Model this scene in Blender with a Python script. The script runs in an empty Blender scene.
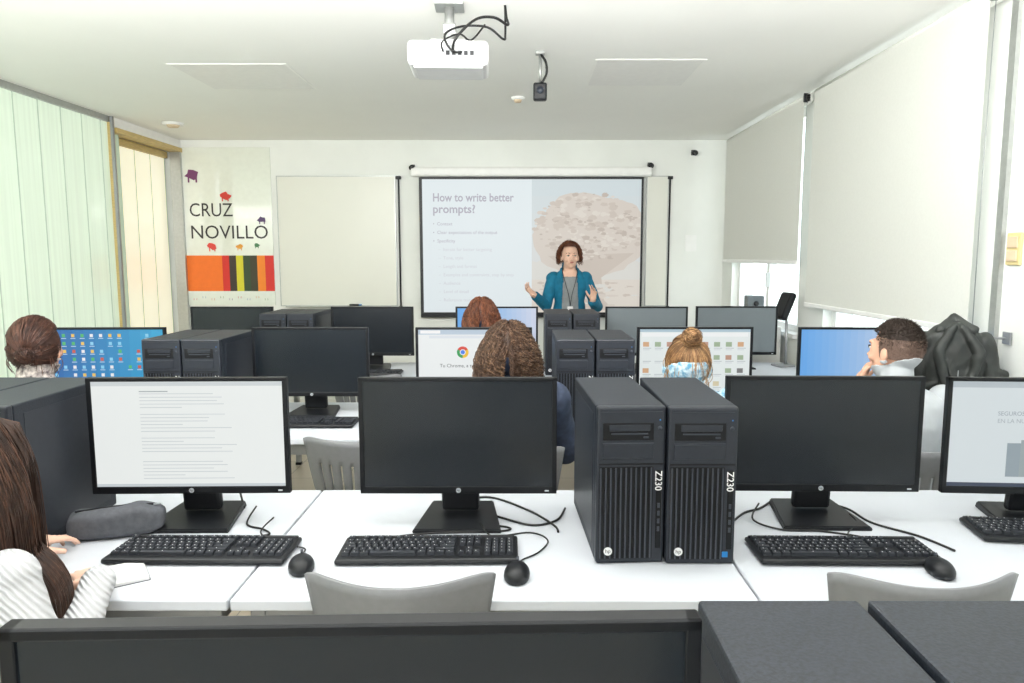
import bpy, bmesh, math, random
from mathutils import Vector, Matrix, Euler
from mathutils import noise as NN
V=Vector
random.seed(7)
C=bpy.context; sc=C.scene; coll=sc.collection
try:
    sc.view_settings.view_transform='Standard'
except Exception: pass
# ------------------------------------------------------------ materials
def lin(c):
    return tuple(((x/255)/12.92 if x/255<=.04045 else ((x/255+.055)/1.055)**2.4) for x in c)
def mat(name,rgb,rough=.5,metal=0,emit=0,noise=0,scale=20,bump=0,coat=0,rgb2=None,emit_rgb=None,spec=None,stretch=None,rib=0):
    m=bpy.data.materials.new(name); m.use_nodes=True; nt=m.node_tree; b=nt.nodes['Principled BSDF']
    c=lin(rgb)+(1,); b.inputs['Base Color'].default_value=c
    b.inputs['Roughness'].default_value=rough; b.inputs['Metallic'].default_value=metal
    if coat: b.inputs['Coat Weight'].default_value=coat
    if spec is not None: b.inputs['Specular IOR Level'].default_value=spec
    if emit:
        b.inputs['Emission Color'].default_value=(lin(emit_rgb)+(1,)) if emit_rgb else c
        b.inputs['Emission Strength'].default_value=emit
    tc=nt.nodes.new('ShaderNodeTexCoord'); n=nt.nodes.new('ShaderNodeTexNoise')
    n.inputs['Scale'].default_value=scale; n.inputs['Detail'].default_value=4
    if stretch:
        mp=nt.nodes.new('ShaderNodeMapping'); mp.inputs['Scale'].default_value=stretch
        nt.links.new(tc.outputs['Object'],mp.inputs['Vector']); nt.links.new(mp.outputs[0],n.inputs['Vector'])
    else: nt.links.new(tc.outputs['Object'],n.inputs['Vector'])
    r=nt.nodes.new('ShaderNodeValToRGB')
    k=noise if noise else .02
    c2=lin(rgb2)+(1,) if rgb2 else tuple(min(1,x*(1+k)) for x in c[:3])+(1,)
    r.color_ramp.elements[0].color=tuple(x*(1-k) for x in c[:3])+(1,); r.color_ramp.elements[0].position=.35
    r.color_ramp.elements[1].color=c2; r.color_ramp.elements[1].position=.65
    nt.links.new(n.outputs['Fac'],r.inputs['Fac']); nt.links.new(r.outputs['Color'],b.inputs['Base Color'])
    if bump:
        bp=nt.nodes.new('ShaderNodeBump'); bp.inputs['Strength'].default_value=bump; bp.inputs['Distance'].default_value=.004
        h=n.outputs['Fac']
        if rib:
            wv=nt.nodes.new('ShaderNodeTexWave'); wv.inputs['Scale'].default_value=rib; wv.inputs['Distortion'].default_value=1.5; wv.bands_direction='DIAGONAL'
            nt.links.new(tc.outputs['Object'],wv.inputs['Vector']); h=wv.outputs['Fac']
            mx=nt.nodes.new('ShaderNodeMixRGB'); mx.blend_type='MULTIPLY'; mx.inputs[0].default_value=.2
            nt.links.new(r.outputs['Color'],mx.inputs[1]); nt.links.new(wv.outputs['Color'],mx.inputs[2]); nt.links.new(mx.outputs[0],b.inputs['Base Color'])
        nt.links.new(h,bp.inputs['Height']); nt.links.new(bp.outputs['Normal'],b.inputs['Normal'])
    return m
def emat(name,rgb,s=1.0):
    m=bpy.data.materials.new(name); m.use_nodes=True; b=m.node_tree.nodes['Principled BSDF']
    b.inputs['Base Color'].default_value=(.02,.02,.02,1); b.inputs['Roughness'].default_value=.4; b.inputs['Specular IOR Level'].default_value=.25
    b.inputs['Emission Color'].default_value=lin(rgb)+(1,); b.inputs['Emission Strength'].default_value=s
    return m
M={}
M['wall']=mat('wall_paint',(234,236,232),.75,noise=.02,scale=3,bump=.05)
M['ceil']=mat('ceiling_paint',(250,250,247),.8,noise=.01,scale=2)
M['trim']=mat('white_trim',(238,238,236),.4)
M['alu']=mat('brushed_aluminium',(176,178,176),.35,metal=.7,noise=.05,scale=40)
M['gold']=mat('oak_brass_frame',(196,172,112),.45,noise=.12,scale=15,stretch=(1,1,8))
M['desk']=mat('desk_laminate',(200,204,211),.42,noise=.012,scale=6,spec=.3)
M['steel']=mat('grey_powdercoat_steel',(150,152,154),.4,metal=.4)
M['chair']=mat('grey_chair_plastic',(124,125,128),.45,noise=.03,scale=60,bump=.03)
M['black']=mat('black_plastic',(21,23,27),.42,noise=.08,scale=120,bump=.03,spec=.4)
M['bezel']=mat('black_monitor_plastic',(15,17,21),.38,noise=.05,scale=60,spec=.3)
M['key']=mat('keycap_plastic',(42,45,51),.5,noise=.05,scale=50,spec=.35)
M['case']=mat('dark_metal_case',(35,40,48),.5,noise=.3,scale=260,bump=.1,spec=.35)
M['front']=mat('dark_tower_front',(36,40,48),.42,noise=.06,scale=60,spec=.4)
M['grille']=mat('black_grille',(11,12,16),.5,spec=.3)
M['rib']=mat('grille_rib',(52,57,67),.42)
M['off']=mat('dark_screen_glass',(20,26,32),.26,noise=.05,scale=3,spec=.5)
M['offgrey']=mat('screen_glare_grey',(100,108,112),.4,noise=.06,scale=2)  # grey holds painted screen glare; also colours the speaker and facade windows
M['white']=mat('white_print',(225,225,225),.5)
M['silver']=mat('silver_mark',(200,205,210),.3,metal=.5)
M['bluebadge']=mat('blue_badge',(20,120,190),.4)
M['cable']=mat('black_cable',(14,14,15),.5)
M['blind']=mat('glowing_blind_fabric',(205,206,200),.85,emit=.08,noise=.015,scale=80,emit_rgb=(240,240,230),spec=.2)  # slight emission put in for daylight behind the fabric
M['skin']=mat('skin',(218,168,142),.5,noise=.04,scale=12)
M['skin2']=mat('fair_skin',(228,186,164),.5,noise=.04,scale=12)
M['lip']=mat('lips',(178,100,92),.4)
M['eyew']=mat('eye_white',(215,210,205),.2)
M['iris']=mat('brown_iris',(48,30,20),.2)
M['teal']=mat('teal_jacket_cloth',(6,108,140),.8,noise=.12,scale=18,bump=.2)
M['greyshirt']=mat('grey_shirt_cloth',(138,142,144),.85,noise=.08,scale=30,bump=.2)
M['navy']=mat('navy_trousers',(32,36,50),.85,noise=.1,scale=30)
M['denim']=mat('dark_denim_cloth',(46,56,76),.85,noise=.2,scale=40,bump=.3)
M['knit']=mat('white_knit_cloth',(204,205,208),.95,noise=.04,scale=40,bump=.8,rib=36,spec=.1)
M['lightblue']=mat('blue_patterned_cloth',(96,160,195),.85,noise=.1,scale=60,rgb2=(222,234,238))
M['lightgrey']=mat('light_grey_cloth',(184,188,192),.85,noise=.03,scale=30,bump=.1)
M['patt']=mat('speckled_cloth',(90,80,84),.85,noise=.1,scale=60,rgb2=(214,204,198))
M['shoe']=mat('dark_shoe',(28,26,26),.5)
hair=lambda n,c:mat(n,c,.5,noise=.3,scale=40,spec=.35)
M['h_dark']=hair('dark_brown_hair',(56,39,32)); M['h_dark2']=hair('brown_hair_strand',(86,60,48))
M['h_aub2']=hair('auburn_hair_strand',(124,76,52)); M['h_auburn']=hair('auburn_hair',(86,50,36))
M['h_curl']=hair('brown_curly_hair',(72,52,40)); M['h_curl2']=hair('light_curl_strand',(112,86,66))
M['h_blond']=hair('dark_blond_hair',(112,82,56)); M['h_blond2']=hair('blond_strand',(168,132,92)); M['h_blond3']=hair('brown_blond_strand',(130,94,62))
M['h_tied']=hair('reddish_brown_hair',(60,38,31)); M['h_tied2']=hair('reddish_strand',(84,54,42))
M['h_black']=mat('dark_short_hair',(54,45,40),.65,noise=.3,scale=60,spec=.2)
M['h_fade']=mat('short_faded_hair',(112,90,79),.7,noise=.25,scale=260)
M['leather']=mat('dark_grey_jacket_cloth',(46,49,47),.55,noise=.3,scale=9,bump=.5)
M['case_gr']=mat('grey_fabric',(84,86,92),.85,noise=.12,scale=60,bump=.4)
M['beige']=mat('beige_strap',(212,190,160),.6)
M['switch']=mat('beige_switch_plastic',(216,198,144),.45)
M['projw']=mat('white_projector_plastic',(216,216,216),.4)
M['lens']=mat('lens_glass',(20,24,34),.08,coat=1)
M['board']=mat('whiteboard_enamel',(226,226,217),.3,noise=.01,scale=2)
def glassmat(name,rgb,fac,rough=.05):
    m=bpy.data.materials.new(name); m.use_nodes=True; nt=m.node_tree; nt.nodes.clear()
    o=nt.nodes.new('ShaderNodeOutputMaterial'); t=nt.nodes.new('ShaderNodeBsdfTransparent'); t.inputs[0].default_value=lin(rgb)+(1,)
    g=nt.nodes.new('ShaderNodeBsdfGlossy'); g.inputs['Roughness'].default_value=rough
    mx=nt.nodes.new('ShaderNodeMixShader'); mx.inputs[0].default_value=fac
    nt.links.new(t.outputs[0],mx.inputs[1]); nt.links.new(g.outputs[0],mx.inputs[2]); nt.links.new(mx.outputs[0],o.inputs[0]); return m
M['glass']=glassmat('window_glass',(245,250,250),.06)
M['channel']=mat('glowing_channel_glass',(190,204,188),.2,emit=.46,noise=.07,scale=5,emit_rgb=(224,240,218),stretch=(1,8,.15),coat=.5)  # own emission stands in for light coming through the partition
M['channel2']=mat('glowing_frosted_glass',(206,206,190),.3,emit=.6,noise=.03,scale=3,emit_rgb=(250,242,212),coat=.3)  # glow set into the door glass in place of light from behind
M['chanedge']=mat('glowing_channel_edge',(160,178,160),.4,emit=.2,emit_rgb=(190,206,186))  # edges emit a little too, imitating backlight
def floor_mat():
    m=bpy.data.materials.new('terrazzo_tiles'); m.use_nodes=True; nt=m.node_tree; b=nt.nodes['Principled BSDF']
    tc=nt.nodes.new('ShaderNodeTexCoord'); br=nt.nodes.new('ShaderNodeTexBrick'); br.offset=0
    br.inputs['Scale'].default_value=1; br.inputs['Brick Width'].default_value=.4; br.inputs['Row Height'].default_value=.4; br.inputs['Mortar Size'].default_value=.003
    br.inputs['Color1'].default_value=lin((196,184,166))+(1,); br.inputs['Color2'].default_value=lin((190,178,160))+(1,); br.inputs['Mortar'].default_value=lin((140,132,120))+(1,)
    nt.links.new(tc.outputs['Object'],br.inputs['Vector']); nt.links.new(br.outputs['Color'],b.inputs['Base Color']); b.inputs['Roughness'].default_value=.35
    return m
M['floor']=floor_mat()
# ------------------------------------------------------------ mesh builder
def tube_into(t,pts,r,seg,taper=False):
    rings=[]; n=len(pts); up=V((0,0,1))
    for i,p in enumerate(pts):
        d=(pts[min(i+1,n-1)]-pts[max(i-1,0)])
        if d.length<1e-7: d=V((0,0,1))
        d.normalize(); a=d.cross(up)
        if a.length<.05: a=d.cross(V((1,0,0)))
        a.normalize(); b=d.cross(a)
        rr=r*(1-.7*(i/(n-1))**3) if taper else r
        rings.append([t.verts.new(p+(a*math.cos(q)+b*math.sin(q))*rr) for q in [2*math.pi*k/seg for k in range(seg)]])
    for i in range(n-1):
        for k in range(seg): t.faces.new((rings[i][k],rings[i][(k+1)%seg],rings[i+1][(k+1)%seg],rings[i+1][k]))
    t.faces.new(rings[0][::-1]); t.faces.new(rings[-1])
class MB:
    def __init__(s): s.bm=bmesh.new(); s.mats=[]
    def mi(s,m):
        if m not in s.mats: s.mats.append(m)
        return s.mats.index(m)
    def add(s,t,m,X=None,smooth=False):
        if X is not None: bmesh.ops.transform(t,matrix=X,verts=t.verts)
        i=s.mi(m)
        for f in t.faces: f.material_index=i; f.smooth=smooth
        me=bpy.data.meshes.new('tmp'); t.to_mesh(me); t.free(); s.bm.from_mesh(me); bpy.data.meshes.remove(me)
    def box(s,c,size,m,rot=None,bev=0,seg=2):
        t=bmesh.new(); bmesh.ops.create_cube(t,size=1)
        bmesh.ops.transform(t,matrix=Matrix.Diagonal((size[0],size[1],size[2],1)),verts=t.verts)
        if bev: bmesh.ops.bevel(t,geom=t.edges[:]+t.verts[:],offset=min(bev,min(size)*.49),segments=seg,profile=.5,affect='EDGES')
        X=Matrix.Translation(V(c))
        if rot: X=X@Euler(rot).to_matrix().to_4x4()
        s.add(t,m,X)
    def b2(s,p0,p1,m,bev=0):
        p0=V(p0);p1=V(p1); s.box((p0+p1)/2,tuple(abs(a) for a in (p1-p0)),m,bev=bev)
    def cyl(s,p0,p1,r0,m,r1=None,seg=16,smooth=True):
        p0=V(p0);p1=V(p1); d=p1-p0; r1=r0 if r1 is None else r1
        t=bmesh.new(); bmesh.ops.create_cone(t,cap_ends=True,segments=seg,radius1=r0,radius2=r1,depth=d.length)
        s.add(t,m,Matrix.Translation((p0+p1)/2)@d.to_track_quat('Z','Y').to_matrix().to_4x4(),smooth)
    def ell(s,c,r,m,rot=None,seg=16,X0=None):
        t=bmesh.new(); bmesh.ops.create_uvsphere(t,u_segments=seg,v_segments=max(6,seg//2+2),radius=1)
        X=Matrix.Translation(V(c))
        if rot is not None: X=X@(rot if isinstance(rot,Matrix) else Euler(rot).to_matrix().to_4x4())
        X=X@Matrix.Diagonal((r[0],r[1],r[2],1))
        if X0 is not None: X=X0@X
        s.add(t,m,X,True)
    def cap(s,p0,p1,r0,r1,m,seg=12):
        s.cyl(p0,p1,r0,m,r1,seg); s.ell(p0,(r0,)*3,m,seg=seg); s.ell(p1,(r1,)*3,m,seg=seg)
    def poly(s,pts,m):
        t=bmesh.new(); t.faces.new([t.verts.new(p) for p in pts]); s.add(t,m)
    def tube(s,pts,r,m,seg=6,taper=False):
        t=bmesh.new(); tube_into(t,[V(p) for p in pts],r,seg,taper); s.add(t,m,smooth=True)
    def loft(s,rings,m,seg=24,smooth=True):
        t=bmesh.new(); R=[]
        for c,rx,ry in rings:
            R.append([t.verts.new(V(c)+V((rx*math.cos(a),ry*math.sin(a),0))) for a in [2*math.pi*k/seg for k in range(seg)]])
        for i in range(len(R)-1):
            for k in range(seg): t.faces.new((R[i][k],R[i][(k+1)%seg],R[i+1][(k+1)%seg],R[i+1][k]))
        t.faces.new(R[0][::-1]); t.faces.new(R[-1]); s.add(t,m,smooth=smooth)
    def text(s,body,size,m,X,align='LEFT',width=None,extr=0,bold=0):
        cu=bpy.data.curves.new('t','FONT'); cu.body=body; cu.size=size; cu.align_x=align; cu.resolution_u=3; cu.extrude=extr; cu.offset=bold
        ob=bpy.data.objects.new('t',cu); coll.objects.link(ob); C.view_layer.update()
        me=bpy.data.meshes.new_from_object(ob.evaluated_get(C.evaluated_depsgraph_get()))
        if width:
            xs=[v.co.x for v in me.vertices]; k=width/(max(xs)-min(xs))
            for v in me.vertices: v.co.x*=k
        t=bmesh.new(); t.from_mesh(me); s.add(t,m,X)
        bpy.data.objects.remove(ob); bpy.data.curves.remove(cu); bpy.data.meshes.remove(me)
    def mesh(s,name='mesh'):
        me=bpy.data.meshes.new(name); s.bm.to_mesh(me); s.bm.free()
        for m in s.mats: me.materials.append(m)
        return me
FR=Matrix.Rotation(math.pi/2,4,'X')
def ob(name,me,parent=None,loc=(0,0,0),rz=0,**kw):
    if isinstance(me,MB): me=me.mesh(name)
    o=bpy.data.objects.new(name,me); coll.objects.link(o); o.location=loc; o.rotation_euler=(0,0,rz)
    if parent: o.parent=parent
    for k,v in kw.items(): o[k]=v
    return o
def thing(name,label,cat,loc,rz=0,group=None):
    o=bpy.data.objects.new(name,None); o.empty_display_size=.1; coll.objects.link(o); o.location=loc; o.rotation_euler=(0,0,rz)
    o['label']=label; o['category']=cat
    if group: o['group']=group
    return o
def struct(name,mb,label):
    o=ob(name,mb); o['kind']='structure'; o['label']=label; return o
def crom(pts,n=8):
    pts=[V(p) for p in pts]; P=[pts[0]]+pts+[pts[-1]]; out=[]
    for i in range(1,len(P)-2):
        a,b,c,d=P[i-1],P[i],P[i+1],P[i+2]
        for k in range(n):
            t=k/n; out.append(.5*((2*b)+(c-a)*t+(2*a-5*b+4*c-d)*t*t+(3*b-a-3*c+d)*t**3))
    out.append(pts[-1]); return out
cache={}
def cached(key,fn):
    if key not in cache: cache[key]=fn()
    return cache[key]
# ------------------------------------------------------------ room
XL,XR,YB,YF,ZC=-3.33,1.98,7.2,-1.6,2.62
m=MB(); m.b2((XL-.5,YF-.3,-.1),(XR+.3,YB+.3,0),M['floor']); struct('floor',m,'pale tiled classroom floor')
m=MB(); m.b2((XL-.5,YF-.3,ZC),(XR+.3,YB+.3,ZC+.1),M['ceil']); struct('ceiling',m,'white painted ceiling')
m=MB(); m.b2((XL-.5,YB,0),(XR+.3,YB+.15,ZC),M['wall']); struct('wall_back',m,'white painted end wall behind the projection screen')
m=MB(); m.b2((XL-.5,YF-.15,0),(XR+.3,YF,ZC),M['wall']); struct('wall_front',m,'white painted wall at the rear of the room')
m=MB()
m.b2((XR,YF,0),(XR+.2,YB,.93),M['wall']); m.b2((XR,YF,2.56),(XR+.2,YB,ZC),M['wall'])
for a,b in [(YF,.9),(2.64,3.24),(4.76,5.2),(6.87,YB)]: m.b2((XR,a,.93),(XR+.2,b,2.56),M['wall'])
struct('wall_right',m,'white window wall with piers')
for i,(a,b) in enumerate([(.9,2.64),(3.24,4.76),(5.2,6.87)]):
    m=MB(); z0,z1=.93,2.56; x0,x1=XR+.06,XR+.12
    m.b2((x0,a,z0),(x1,b,z0+.06),M['trim']); m.b2((x0,a,z1-.06),(x1,b,z1),M['trim'])
    for y in [a,(a+b)/2-.03,b-.06]: m.b2((x0,y,z0),(x1,y+.06,z1),M['trim'])
    m.b2((x0+.02,a+.05,z0+.05),(x0+.026,b-.05,z1-.05),M['glass'])
    m.b2((x0,(a+b)/2-.05,1.25),(x0-.03,(a+b)/2-.03,1.37),M['alu'])
    m.b2((XR-.03,a-.01,z0-.02),(XR+.06,b+.01,z0+.012),M['trim'])
    struct('window_%d'%(i+1),m,'white framed window with daylight outside')
m=MB(); m.b2((XR-.02,2.995,.93),(XR+.005,3.035,2.6),M['alu']); struct('trim_2',m,'slim metal profile on the window pier')
m=MB(); y=YF
while y<5.98:
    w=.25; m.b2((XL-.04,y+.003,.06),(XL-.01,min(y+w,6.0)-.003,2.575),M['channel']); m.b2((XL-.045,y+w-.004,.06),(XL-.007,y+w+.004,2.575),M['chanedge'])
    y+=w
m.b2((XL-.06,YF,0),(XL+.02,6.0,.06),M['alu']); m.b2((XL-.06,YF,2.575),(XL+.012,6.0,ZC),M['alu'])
struct('wall_left',m,'translucent vertical channel glass partition in aluminium frame')
m=MB(); m.b2((XL-.07,6.0,0),(XL+.02,6.05,ZC),M['gold']); m.b2((XL-.07,6.05,2.50),(XL+.04,YB,2.54),M['gold']); m.b2((XL-.07,6.05,2.54),(XL+.02,YB,ZC),M['trim'])
m.b2((XL-.07,YB-.05,0),(XL+.03,YB,2.5),M['alu']); m.b2((XL+.02,5.985,0),(XL+.04,6.01,ZC),M['steel'])
struct('trim_1',m,'brass coloured frame around the glazed doorway')
m=MB()
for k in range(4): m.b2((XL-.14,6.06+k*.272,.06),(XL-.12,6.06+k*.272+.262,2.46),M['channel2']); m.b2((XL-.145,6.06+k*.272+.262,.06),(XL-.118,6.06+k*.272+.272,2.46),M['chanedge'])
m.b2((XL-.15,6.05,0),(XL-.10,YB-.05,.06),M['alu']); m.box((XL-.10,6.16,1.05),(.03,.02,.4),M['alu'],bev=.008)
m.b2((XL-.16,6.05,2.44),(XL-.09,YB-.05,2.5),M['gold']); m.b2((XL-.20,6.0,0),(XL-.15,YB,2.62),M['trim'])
struct('door_1',m,'frosted glass sliding door with metal pull handle')
m=MB(); m.b2((XL,YB-.015,0),(XR,YB,.08),M['trim']); struct('baseboard_back',m,'low white skirting along the end wall')
m=MB(); m.b2((XR-.015,YF,0),(XR,YB-.02,.08),M['trim']); struct('baseboard_right',m,'low white skirting under the windows')
m=MB(); m.b2((9,-2,-3),(9.5,16,1.9),mat('pale_render',(226,220,204),.9,noise=.08,scale=2))
for k in range(7): m.b2((8.95,-1+k*2.3,.2),(9,k*2.3,1.4),M['offgrey']); m.b2((8.93,-1.1+k*2.3,.1),(8.99,.1+k*2.3,.2),M['trim'])
o=ob('building_facade',m); o['label']='pale building across the street with grey windows'; o['category']='building'
def blind(y0,y1,zb,label):
    t=thing('roller_blind',label,'blind',(XR-.06,(y0+y1)/2,zb),group='white roller blinds')
    L=y1-y0; h=2.55-zb
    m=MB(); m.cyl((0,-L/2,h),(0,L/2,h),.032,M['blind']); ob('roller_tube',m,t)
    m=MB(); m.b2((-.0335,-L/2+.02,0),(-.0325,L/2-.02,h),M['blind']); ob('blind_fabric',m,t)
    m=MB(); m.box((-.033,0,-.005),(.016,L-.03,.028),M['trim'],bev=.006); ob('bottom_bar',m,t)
    m=MB(); m.tube([(-.02,-L/2+.005,h),(-.025,-L/2+.003,h/2),(-.02,-L/2+.005,-.1)],.002,M['steel'],5); ob('chain',m,t)
    m=MB(); m.box((-.02,-L/2+.006,h),(.05,.012,.06),M['black'],bev=.005); m.box((.03,-L/2+.006,h),(.07,.01,.04),M['black'],bev=.003); ob('end_bracket',m,t)
blind(4.98,6.86,1.465,'white fabric roller blind lowered halfway over a bright window')
blind(3.04,4.85,1.19,'tall white fabric roller blind lowered over a window')
blind(.95,2.60,1.19,'white fabric roller blind beside the wall switch')
m=MB(); m.box((0,0,0),(.012,.085,.13),M['switch'],bev=.004); t=ob('light_switch',m,loc=(XR-.006,2.93,1.53)); t['label']='beige double light switch on the window pier'; t['category']='switch'
for dz in(-.027,.027):
    m=MB(); m.box((0,0,0),(.008,.06,.045),M['beige'],bev=.003); ob('rocker',m,t,(-.009,0,dz))
def wallboard(x0,x1,z0,z1,label):
    t=thing('whiteboard',label,'whiteboard',((x0+x1)/2,YB-.012,z0)); w=x1-x0; h=z1-z0
    m=MB(); m.b2((-w/2,-.01,0),(w/2,.012,h),M['board']); ob('board_surface',m,t)
    m=MB()
    for a,b in [((-w/2-.008,-.016,-.008),(w/2+.008,.012,0)),((-w/2-.008,-.016,h),(w/2+.008,.012,h+.008)),((-w/2-.008,-.016,0),(-w/2,.012,h)),((w/2,-.016,0),(w/2+.008,.012,h))]: m.b2(a,b,M['alu'])
    ob('frame',m,t)
    m=MB(); m.box((0,-.04,-.01),(w*.9,.07,.012),M['alu'],bev=.004); ob('pen_tray',m,t)
wallboard(-2.38,-1.24,1.02,2.27,'large white enamel board in thin metal frame')
wallboard(1.22,1.42,1.02,2.27,'narrow white board beside the projection screen')
m=MB(); m.cyl((0,0,0),(.09,0,0),.009,M['black'],seg=10); m.cyl((.09,0,0),(.12,0,0),.007,M['bluebadge'],seg=10); o=ob('board_marker',m,loc=(-1.7,YB-.055,1.026)); o['label']='black marker pen on the whiteboard tray'; o['category']='marker'
for x in (-1.20,1.44):
    t=thing('pull_rod','thin black vertical rod fixed to the end wall','rod',(x,YB-.02,1.0)); m=MB(); m.cyl((0,0,0),(0,0,1.26),.008,M['black'],seg=8); ob('rod',m,t)
    for z,wd in((1.26,.05),(0,.03)): m=MB(); m.box((0,.0,z),(wd,.04,.03),M['black'],bev=.005); ob('bracket',m,t)
t=thing('projection_screen','pull-down projection screen showing a slide about prompts','projection screen',(.09,YB-.075,.93))
W=2.17; H=1.33
m=MB(); m.box((0,.02,H+.05),(W+.16,.1,.09),M['trim'],bev=.02); ob('screen_housing',m,t)
m=MB(); m.b2((-W/2,0,0),(W/2,.004,H),M['black']); ob('screen_border',m,t)
P_=lambda n,c,s=.75:emat(n,c,s)
sw=P_('slide_white',(228,237,240),.90); stx=P_('slide_text',(176,173,186),.92); stl=P_('slide_light_text',(210,213,219),.90)
m=MB(); x0,x1=-W/2+.03,W/2-.022; z0,z1=.025,H-.02
m.b2((x0,-.003,z0),(x1,-.001,z1),sw)
ximg=x0+1.06
for k in range(8):
    f=k/8; zt=z1-(z1-z0)*f; m.b2((ximg,-.0061,zt-(z1-z0)/8),(x1,-.004,zt),P_('slide_picture_sky',(210+2*k,221,224-k),.90))
rc=[P_('slide_canopy',c,.88) for c in ((218,209,199),(208,197,186),(225,218,208),(197,185,174),(223,222,216))]
def dome(cx,base,rw,rh,mt,yo,jag=.03,seed=1):
    r=random.Random(seed); pts=[]; N=40
    for k in range(N):
        a=2*math.pi*k/N; s=1+r.uniform(-jag,jag)
        pts.append((max(ximg+.002,min(x1-.002,cx-rw*math.cos(a)*s)),yo,max(z0,min(z1-.01,base+rh*math.sin(a)*s))))
    m.poly(pts,mt)
cx0=ximg+.56
for k in range(7): dome(ximg+.05+k*.17,z0+.36+.05*(k%2),.16,.14,rc[4],-.0071-.0001*k,.08,k+40)
m.b2((ximg,-.0078,z0),(x1,-.0070,z0+.32),rc[2])
dome(cx0,z0+.70,.56,.34,rc[0],-.0080,.04,3); dome(cx0-.06,z0+.92,.38,.24,rc[0],-.0081,.05,4); dome(cx0+.2,z0+.86,.36,.24,rc[0],-.00815,.05,5)
m.poly([(cx0-.40,-.0082,z0+.55),(cx0-.12,-.0082,z0+.34),(cx0-.14,-.0082,z0+.12),(cx0-.25,-.0082,z0+.02),(cx0+.25,-.0082,z0+.02),(cx0+.15,-.0082,z0+.12),(cx0+.12,-.0082,z0+.34),(cx0+.44,-.0082,z0+.58)],rc[1])
rr=random.Random(5)
for k in range(340):
    a=rr.uniform(0,2*math.pi); q=rr.uniform(.0,1)**.5; cx=cx0+.54*q*math.cos(a); cz=z0+.80+(.36 if math.sin(a)>0 else .30)*q*math.sin(a); w_=rr.uniform(.010,.042)
    dome(cx,cz,w_,w_*rr.uniform(.35,.7),rc[(0,1,2,1,3)[k%5]],-.0086-.00001*k,.18,k)
for k in range(90):
    x=rr.uniform(ximg+.04,x1-.04); dome(x,z0+rr.uniform(0,.30),rr.uniform(.02,.07),rr.uniform(.006,.02),rc[(0,4,2,1)[k%4]],-.0125-.00001*k,.2,k)
tx=x0+.10
def T(s,x,z,size,mt,w=None,b=0,al='LEFT'): m.text(s,size,mt,Matrix.Translation((x,-.007,z))@FR,al,w,bold=b)
T('How to write better',tx,z1-.21,.11,stx,w=.78,b=.002); T('prompts?',tx,z1-.32,.11,stx,b=.002)
for k,(s,ind,mt) in enumerate([('•  Context',0,stx),('•  Clear expectations of the output',0,stx),('•  Specificity',0,stx),('–  Iterate for better targeting',.05,stl),('–  Tone, style',.05,stl),('–  Length and format',.05,stl),('–  Examples and constraints, step by step',.05,stl),('–  Audience',.05,stl),('–  Level of detail',.05,stl),('–  Reference text',.05,stl)]):
    T(s,tx+ind,z1-.44-k*.082,.044,mt)
ob('slide_image',m,t)
m=MB(); m.box((0,0,-.012),(W,.02,.03),M['black'],bev=.006); ob('bottom_bar',m,t)
t=thing('glass_wall_panel','glass sign panel with colour stripes and thin black lettering','sign',(-2.875,YB-.011,1.02))
m=MB(); pw=.86
m.box((0,.005,.765),(pw,.012,1.53),mat('pale_sign_glass',(230,234,224),.1,coat=.8),bev=.003); ob('panel',m,t)
m=MB()
def st(a,b,z0,z1,c): m.b2((-pw/2+a*pw,-.006,z0),(-pw/2+b*pw,-.002,z1),mat('stripe_colour',c,.5))
for a,b,c in [(0,.41,(240,116,34)),(.41,.49,(212,46,38)),(.49,.57,(60,50,44)),(.57,.65,(214,206,50)),(.65,.73,(50,72,44)),(.73,.81,(62,58,40)),(.81,.9,(240,134,34)),(.9,1,(212,46,38))]: st(a,b,.14,.49,c)
st(0,1,.0,.14,(226,232,224)); ob('stripe_print',m,t)
m=MB(); blk=mat('black_lettering',(44,42,42),.5)
m.text('CRUZ',.185,blk,Matrix.Translation((-.38,-.004,.87))@FR,width=.42); m.text('NOVILLO',.185,blk,Matrix.Translation((-.38,-.004,.655))@FR,width=.75)
ob('lettering',m,t)
m=MB()
def blob(x,z,s,c,seed):
    r=random.Random(seed); mt=mat('small_emblem',c,.5); n=9
    m.poly([(x+s*math.cos(2*math.pi*k/n)*r.uniform(.6,1.2),-.005,z+s*.7*math.sin(2*math.pi*k/n)*r.uniform(.6,1.2)) for k in range(n)],mt)
    for q in(-.5,.5): m.b2((x+q*s-.1*s,-.006,z-s),(x+q*s+.1*s,-.004,z-.2*s),mt)
blob(-.33,1.27,.075,(118,60,104),1); blob(-.02,1.07,.055,(208,60,48),2); blob(.33,.84,.045,(90,70,110),3); blob(-.17,.58,.05,(220,70,60),4)
blob(.1,.575,.035,(230,160,60),5); blob(.27,.59,.03,(80,130,90),6)
for k in range(9): blob(-.36+k*.088,.075+.02*(k%2),.026,[(214,60,50),(60,120,180),(230,150,40),(90,140,70),(120,70,130)][k%5],10+k)
ob('emblem_print',m,t)
m=MB(); m.box((0,0,0),(.11,.006,.16),M['trim']); o=ob('wall_notice',m,loc=(1.66,YB-.003,1.63)); o['label']='small white notice on the end wall'; o['category']='notice'
for (x,z) in [(-1.06,2.36),(1.24,2.38),(1.66,2.50)]:
    t=thing('security_camera','small black camera bracketed to the end wall','camera',(x,YB,z))
    m=MB(); m.box((0,-.012,0),(.04,.024,.05),M['black'],bev=.004); ob('bracket',m,t)
    m=MB(); m.cyl((0,-.02,0),(0,-.1,-.015),.026,M['black']); m.cyl((0,-.1,-.015),(0,-.104,-.016),.018,M['lens']); ob('camera_body',m,t)
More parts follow.
